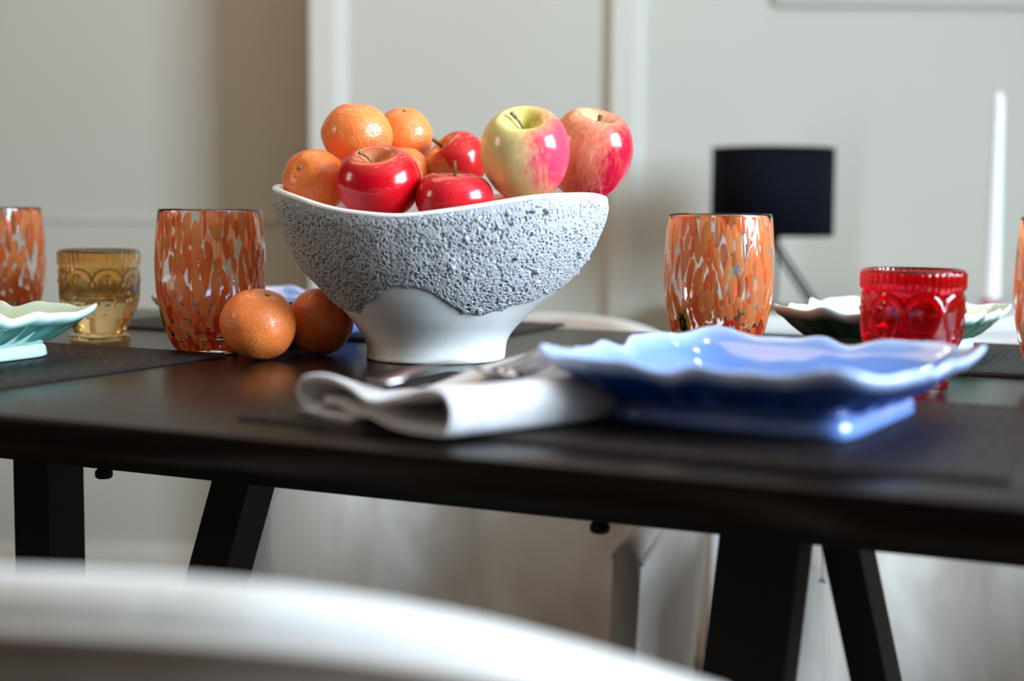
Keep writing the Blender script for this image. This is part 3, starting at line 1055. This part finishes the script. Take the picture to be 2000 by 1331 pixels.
# smooth the rim table
ker = np.hanning(23); ker /= ker.sum()
rim = np.convolve(np.concatenate([rim[-30:], rim, rim[:30]]), ker, 'same')[30:-30]
def rim_of(t):
    return np.interp(np.mod(t, 2 * PI), np.append(th, 2 * PI), np.append(rim, rim[0]))
rows.append(np.stack([0.001 * np.cos(th), 0.001 * np.sin(th), np.full(nth, .002)], -1))
rows.append(np.stack([0.052 * np.cos(th), 0.050 * np.sin(th), np.full(nth, .002)], -1))
for t in ts:
    z = t * rim * (1 - .012)
    R = bowl_r(th, z)
    rows.append(np.stack([R * np.cos(th), R * np.sin(th), z], -1))
for a in np.linspace(0.15, 1, 7):
    an = a * PI
    zt_ = rim * .988 + .0024 * math.sin(an)
    R = bowl_r(th, rim * .988) - lip / 2 + lip / 2 * math.cos(an)
    rows.append(np.stack([R * np.cos(th), R * np.sin(th), zt_], -1))
for t in np.linspace(.97, 0.16, 22):
    z = t * rim
    R = np.maximum(bowl_r(th, z) - lip - .004 * (1 - t), .002)
    rows.append(np.stack([R * np.cos(th), R * np.sin(th), z], -1))
rows.append(np.stack([.03 * np.cos(th), .03 * np.sin(th), np.full(nth, .0185)], -1))
rows.append(np.stack([.001 * np.cos(th), .001 * np.sin(th), np.full(nth, .018)], -1))
V = np.array(rows)
fast_mesh('body', V, grid_faces(len(V), nth, cv=True), M['stoneware'], bowl)

# cratered crust: denser towards the side that shows
NTH, NZ = 1500, 330
uu = np.linspace(0, 1, NTH, endpoint=False)
th2 = 2 * PI * uu + 0.62 * np.sin(2 * PI * uu + PI / 2 + PI) * 0  # uniform
# warp: more samples around 270 degrees
th2 = 2 * PI * uu - 0.55 * np.sin(2 * PI * uu - 1.5 * PI)
tz = np.linspace(0.0, 1.0, NZ)
rim2 = rim_of(th2)
deg2 = np.degrees(th2) % 360
zb_t = np.interp(deg2, [0, 60, 120, 180, 205, 222, 238, 252, 262, 270, 278, 287, 298, 312, 330, 345, 360],
                 [.066, .05, .05, .046, .040, .042, .054, .0640, .0650, .0600, .0520, .0440, .0400, .0450, .0520, .060, .066])
ztop = rim2 * .984
zlow = np.maximum(zb_t - .008, .02)
Zc = zlow[:, None] + (ztop - zlow)[:, None] * tz[None, :]
THg = np.repeat(th2[:, None], NZ, 1)
Rg = bowl_r(THg, Zc)
P = np.stack([Rg * np.cos(THg), Rg * np.sin(THg), Zc], -1)
# normals from finite differences
dth = np.roll(P, -1, 0) - np.roll(P, 1, 0)
dz_ = np.gradient(P, axis=1)
N = np.cross(dth, dz_)
N /= np.linalg.norm(N, axis=-1, keepdims=True)
zb = zb_t[:, None] + (fbm(P * 120, 3, 5) - .5) * .007
mask = sstep(-.0015, .0045, Zc - zb)
topfade = 1 - sstep(.90, 1.0, tz)[None, :] * .8
# roughness varies: coarse near the lower right front, finer near the rim
big = fbm(P * 38, 2, 40)
d1, r1 = worley(P * 270, 3)
d2, r2 = worley(P * 560, 13)
d3, r3 = worley(P * 120, 23)
up = (Zc - zb) / np.maximum(rim2[:, None] - zb, .01)
rightness = np.clip((np.cos(THg) + .25) * 1.1, 0, 1) * np.clip(-np.sin(THg) + .6, 0, 1)
smoothz = sstep(.45, .95, up) * rightness
cr1 = (1 - sstep(.16, .46, d1 / (.6 + .5 * r1))) * (r1 > .15 + .35 * smoothz)
cr2 = (1 - sstep(.18, .50, d2 / (.6 + .5 * r2))) * (r2 > .25 + .3 * smoothz)
cr3 = (1 - sstep(.08, .28, d3)) * (r3 > .80)
lump = (1 - sstep(.0, .42, d3)) * (r3 < .22) * rightness
rough = (fbm(P * 700, 3, 60) - .5)
h = 0.0012 + 0.0012 * (big - .5) * 2 + 0.0009 * rough * (1 - .6 * smoothz) - 0.0021 * cr1 - 0.0012 * cr2 - 0.0030 * cr3 + .0030 * lump
h = h * topfade
h = h * mask - .0012 * (1 - mask)
P2 = P + N * (h * 1.15)[..., None]
pore = np.clip(sstep(.25, .9, cr1) * .95 + sstep(.35, .95, cr2) * .8 + cr3 * .95, 0, 1) * mask * (1 - .5 * (1 - topfade))
fast_mesh('crater_glaze', P2, grid_faces(NTH, NZ, cu=True), M['crater'], bowl, attr={'pore': pore})

# ------------------------------------------------------------------ fruit
def m_apple(name, base, red, bdir, lo, hi, streak, cav):
    n = pmat(name, red, 0.20, 0.45, coat=0.12)
    tc = n.n('ShaderNodeTexCoord')
    vn = n.n('ShaderNodeVectorMath', operation='NORMALIZE'); n.l(tc.outputs['Object'], vn.inputs[0])
    dp = n.n('ShaderNodeVectorMath', operation='DOT_PRODUCT'); n.l(vn.outputs[0], dp.inputs[0])
    dp.inputs[1].default_value = Vector(bdir).normalized()
    mp = n.n('ShaderNodeMapping'); mp.inputs['Scale'].default_value = (11, 11, 1.5); n.l(vn.outputs[0], mp.inputs[0])
    ns = n.n('ShaderNodeTexNoise'); ns.inputs['Scale'].default_value = 1.0; ns.inputs['Detail'].default_value = 7; ns.inputs['Roughness'].default_value = .65
    n.l(mp.outputs[0], ns.inputs['Vector'])
    mp2 = n.n('ShaderNodeMapping'); mp2.inputs['Scale'].default_value = (2.2, 2.2, 1.2); n.l(vn.outputs[0], mp2.inputs[0])
    n2 = n.n('ShaderNodeTexNoise'); n2.inputs['Scale'].default_value = 1.0; n.l(mp2.outputs[0], n2.inputs['Vector'])
    a1 = n.n('ShaderNodeMath', operation='MULTIPLY_ADD'); a1.inputs[1].default_value = streak; n.l(ns.outputs['Fac'], a1.inputs[0]); n.l(dp.outputs['Value'], a1.inputs[2])
    a2 = n.n('ShaderNodeMath', operation='MULTIPLY_ADD'); a2.inputs[1].default_value = .8; n.l(n2.outputs['Fac'], a2.inputs[0]); n.l(a1.outputs[0], a2.inputs[2])
    mr = n.n('ShaderNodeMapRange'); mr.inputs['From Min'].default_value = lo + .5 * streak + .4; mr.inputs['From Max'].default_value = hi + .5 * streak + .4
    n.l(a2.outputs[0], mr.inputs['Value'])
    m1 = n.n('ShaderNodeMix', data_type='RGBA'); n.l(mr.outputs[0], m1.inputs[0]); m1.inputs[6].default_value = c4(base); m1.inputs[7].default_value = c4(red)
    # paler skin round the stem
    at = n.n('ShaderNodeAttribute', attribute_name='cavity')
    cm = n.n('ShaderNodeMath', operation='MULTIPLY'); n.l(at.outputs['Fac'], cm.inputs[0]); cm.inputs[1].default_value = cav[3] if len(cav) > 3 else .8
    m2 = n.n('ShaderNodeMix', data_type='RGBA'); n.l(cm.outputs[0], m2.inputs[0]); n.l(m1.outputs[2], m2.inputs[6]); m2.inputs[7].default_value = c4(cav)
    # lenticels
    vo = n.n('ShaderNodeTexVoronoi'); vo.inputs['Scale'].default_value = 16; n.l(vn.outputs[0], vo.inputs['Vector'])
    lt = n.n('ShaderNodeMapRange'); lt.inputs['From Min'].default_value = .10; lt.inputs['From Max'].default_value = .05; lt.inputs['To Max'].default_value = .55; n.l(vo.outputs['Distance'], lt.inputs['Value'])
    m3 = n.n('ShaderNodeMix', data_type='RGBA'); n.l(lt.outputs[0], m3.inputs[0]); n.l(m2.outputs[2], m3.inputs[6]); m3.inputs[7].default_value = (0.85, 0.55, 0.40, 1)
    n.l(m3.outputs[2], n.b.inputs['Base Color'])
    return n.m

def apple(loc, R, tilt, mat, label, stem, squash=0.86, sr=0.0013, seed=0):
    """loc: centre; tilt: euler; stem: list of local points in units of R"""
    r = empty('apple', loc, 0, label=label, cat='apple', group='apples in the bowl')
    r.rotation_euler = tilt
    nu, nv = 96, 72
    th = np.linspace(0, 2 * PI, nu, endpoint=False)
    ph = np.linspace(0.0001, PI - 0.0001, nv)
    TH, PH = np.meshgrid(th, ph, indexing='ij')
    s = np.sin(PH)
    rad = R * s ** .88 * (1 + .07 * np.cos(PH))
    z = R * squash * np.cos(PH) - R * (.34 * np.exp(-(PH / .34) ** 2) + .20 * np.exp(-(PH / .16) ** 2)) + .22 * R * np.exp(-((PI - PH) / .34) ** 2)
    lob = .022 * np.cos(5 * TH + seed) * (0.35 + 0.65 * sstep(PI * .45, PI * .95, PH)) + .018 * np.cos(2 * TH + seed * 1.7)
    rad = rad * (1 + lob)
    z = z + R * .010 * np.cos(3 * TH + seed) * np.exp(-((PH - .6) / .35) ** 2)
    V = np.stack([rad * np.cos(TH), rad * np.sin(TH), z], -1)
    cav = np.exp(-(PH / .42) ** 2)
    fast_mesh('skin', V, grid_faces(nu, nv, cu=True), mat, r, attr={'cavity': cav})
    pts = catmull([(p[0] * R, p[1] * R, (p[2] - 1.0 + squash) * R) for p in stem], 4)
    m = len(pts)
    tube('stem', [tuple(p) for p in pts], [sr * (1 + .15 * (i == 0)) * (1.0 if i < m - 3 else 1.35) for i in range(m)], M['stem'], r, 10)
    return r

def m_citrus(name, c):
    n = pmat(name, c, 0.27, 0.55, coat=0.15, sss=0.08)
    cr, ns, mp = noise_col(n, tuple(x * .86 for x in c), c, (45, 45, 45), 3)
    tc = n.n('ShaderNodeTexCoord')
    vo = n.n('ShaderNodeTexVoronoi'); vo.inputs['Scale'].default_value = 620; n.l(tc.outputs['Object'], vo.inputs['Vector'])
    mr = n.n('ShaderNodeMapRange'); mr.inputs['From Min'].default_value = .0; mr.inputs['From Max'].default_value = .55
    n.l(vo.outputs['Distance'], mr.inputs['Value'])
    n3 = n.n('ShaderNodeTexNoise'); n3.inputs['Scale'].default_value = 170; n.l(tc.outputs['Object'], n3.inputs['Vector'])
    ad = n.n('ShaderNodeMath', operation='MULTIPLY_ADD'); ad.inputs[1].default_value = 1.3
    n.l(n3.outputs['Fac'], ad.inputs[0]); n.l(mr.outputs[0], ad.inputs[2])
    bump(n, ad.outputs[0], 0.5, 0.0007)
    return n.m
M['citrus'] = m_citrus('mandarin_skin', (1.0, 0.245, 0.055))
M['citrus2'] = m_citrus('deep_mandarin_skin', (0.94, 0.20, 0.035))

def mandarin(loc, rx, rz, tilt, label, mat=None, seed=0, group='mandarins in the bowl'):
    r = empty('mandarin', loc, 0, label=label, cat='mandarin', group=group)
    r.rotation_euler = tilt
    nu, nv = 80, 60
    th = np.linspace(0, 2 * PI, nu, endpoint=False)
    ph = np.linspace(0.0001, PI - 0.0001, nv)
    TH, PH = np.meshgrid(th, ph, indexing='ij')
    D = np.stack([np.sin(PH) * np.cos(TH), np.sin(PH) * np.sin(TH), np.cos(PH)], -1)
    nz = 1 + (fbm(D * 2.0 + seed * 3.1, 2, seed) - .5) * .07 + (fbm(D * 7 + seed, 2, seed) - .5) * .012
    rad = rx * np.sin(PH) ** .94 * nz
    z = rz * np.cos(PH) * nz - .07 * rz * np.exp(-(PH / .22) ** 2) + .05 * rz * np.exp(-((PI - PH) / .3) ** 2)
    V = np.stack([rad * np.cos(TH), rad * np.sin(TH), z], -1)
    fast_mesh('peel', V, grid_faces(nu, nv, cu=True), mat or M['citrus'], r)
    # calyx star
    Vs = [(0, 0, float(z[0, 0]) + .0009)]
    for i in range(10):
        a = 2 * PI * i / 10
        q = .0030 if i % 2 == 0 else .0015
        Vs.append((q * math.cos(a), q * math.sin(a), float(z[0, 0]) + .0006))
    Vs.append((0, 0, float(z[0, 0]) - .001))
    Fs = [(0, 1 + i, 1 + (i + 1) % 10) for i in range(10)] + [(11, 1 + (i + 1) % 10, 1 + i) for i in range(10)]
    mk('calyx', Vs, Fs, M['calyx'], r)
    return r

def cpx(px, py, Y):
    return at_y(px, py, Y)
S = F
# table mandarins
t1 = cpx(505, 655, 1.205)
mandarin((t1.x, t1.y, TOP + .0305), .0322, .0296, (0.35, 0.25, 0.3), 'mandarin on the table, nearer one beside the orange tumbler', None, 2, 'mandarins on the table')
t2 = cpx(625, 648, 1.250)
mandarin((t2.x, t2.y, TOP + .0292), .0292, .0284, (-0.75, 0.25, 0.1), 'mandarin on the table, tucked against the bowl foot', M['citrus2'], 5, 'mandarins on the table')
# bowl mandarins
mandarin(cpx(616, 355, 1.222), .0275, .0268, (0.95, -0.75, 0), 'mandarin at the left rim of the bowl', M['citrus2'], 7)
mandarin(cpx(698, 265, 1.255), .0312, .0275, (-0.1, 0.05, 0), 'mandarin on top at the left, just above the left rim one', None, 9)
mandarin(cpx(788, 270, 1.300), .0262, .0275, (0.45, 0.10, 0), 'mandarin on top at the back, its green stem end showing', None, 13)
mandarin(cpx(790, 340, 1.262), .0225, .0240, (0, 0, 0), 'mandarin mostly hidden behind the front crimson apple', None, 17)
# apples
ma1 = m_apple('crimson_apple_skin', (0.80, 0.30, 0.12), (0.55, 0.002, 0.010), (0.3, -1, -.3), -1.6, -.7, .5, (0.62, 0.30, 0.12))
apple(cpx(739, 358, 1.185), .0352, (0.42, -0.10, 0.0), ma1, 'glossy crimson apple at the front left of the heap', [(0.0, 0.0, .46), (-.08, .0, .68), (-.20, .0, .84), (-.36, .02, .95)], .87, seed=1)
ma2 = m_apple('half_blushed_apple_skin', (0.78, 0.42, 0.12), (0.66, 0.018, 0.018), (1, -.1, .25), -.45, -.05, .3, (0.70, 0.42, 0.12))
apple(cpx(893, 318, 1.270), .0285, (0.25, -0.75, 0.0), ma2, 'small red and yellow apple at the back, stem pointing up left', [(0.0, 0.0, .46), (-.02, .0, .84), (-.05, .0, 1.14)], .92, sr=.0015, seed=2)
ma3 = m_apple('scarlet_apple_skin', (0.78, 0.25, 0.10), (0.62, 0.012, 0.022), (0, -1, -.2), -1.3, -.6, .3, (0.55, 0.12, 0.06))
apple(cpx(888, 392, 1.175), .0318, (0.10, 0.05, 0.0), ma3, 'low red apple behind the rim dip, short stem upright', [(0.0, 0.0, .46), (-.01, .0, .80), (-.06, .0, 1.22)], .80, sr=.0011, seed=3)
ma4 = m_apple('yellow_pink_apple_skin', (0.82, 0.66, 0.26), (0.74, 0.05, 0.10), (1, -.25, .25), -.05, .70, .9, (0.72, 0.70, 0.12))
apple(cpx(1026, 303, 1.185), .0362, (0.62, -0.04, 0.0), ma4, 'large yellow-green apple with a pink blush on its right', [(0.0, 0.0, .46), (-.10, .04, .70), (-.30, .14, .92)], 1.13, sr=.0012, seed=4)
ma5 = m_apple('striped_apple_skin', (0.84, 0.34, 0.17), (0.50, 0.006, 0.03), (1, -.1, -.25), -.95, .35, 1.9, (0.80, 0.52, 0.25))
apple(cpx(1152, 302, 1.258), .0364, (0.42, 0.10, 0.3), ma5, 'red striped apple leaning over the right rim', [(0.0, 0.0, .46), (.01, .0, .66), (.03, .02, .84)], 1.16, sr=.0016, seed=5)
# fruit lower in the heap, glimpsed between the others
apple((BX + .008, BY - .030, TOP + .088), .0335, (0.2, 0.3, 0), ma3, 'red apple low in the heap, glimpsed between the upper apples', [(0.0, 0.0, .46), (-.01, .0, .70)], .86, seed=6)
apple((BX + .052, BY + .030, TOP + .112), .0330, (0.3, -0.2, 0), ma1, 'crimson apple low in the bowl beneath the yellow-green one', [(0.0, 0.0, .46), (-.01, .0, .70)], .86, seed=7)
mandarin((BX - .060, BY + .004, TOP + .084), .0290, .0280, (0.2, 0.2, 0), 'mandarin low in the bowl beneath the left rim fruit', M['citrus2'], 21)
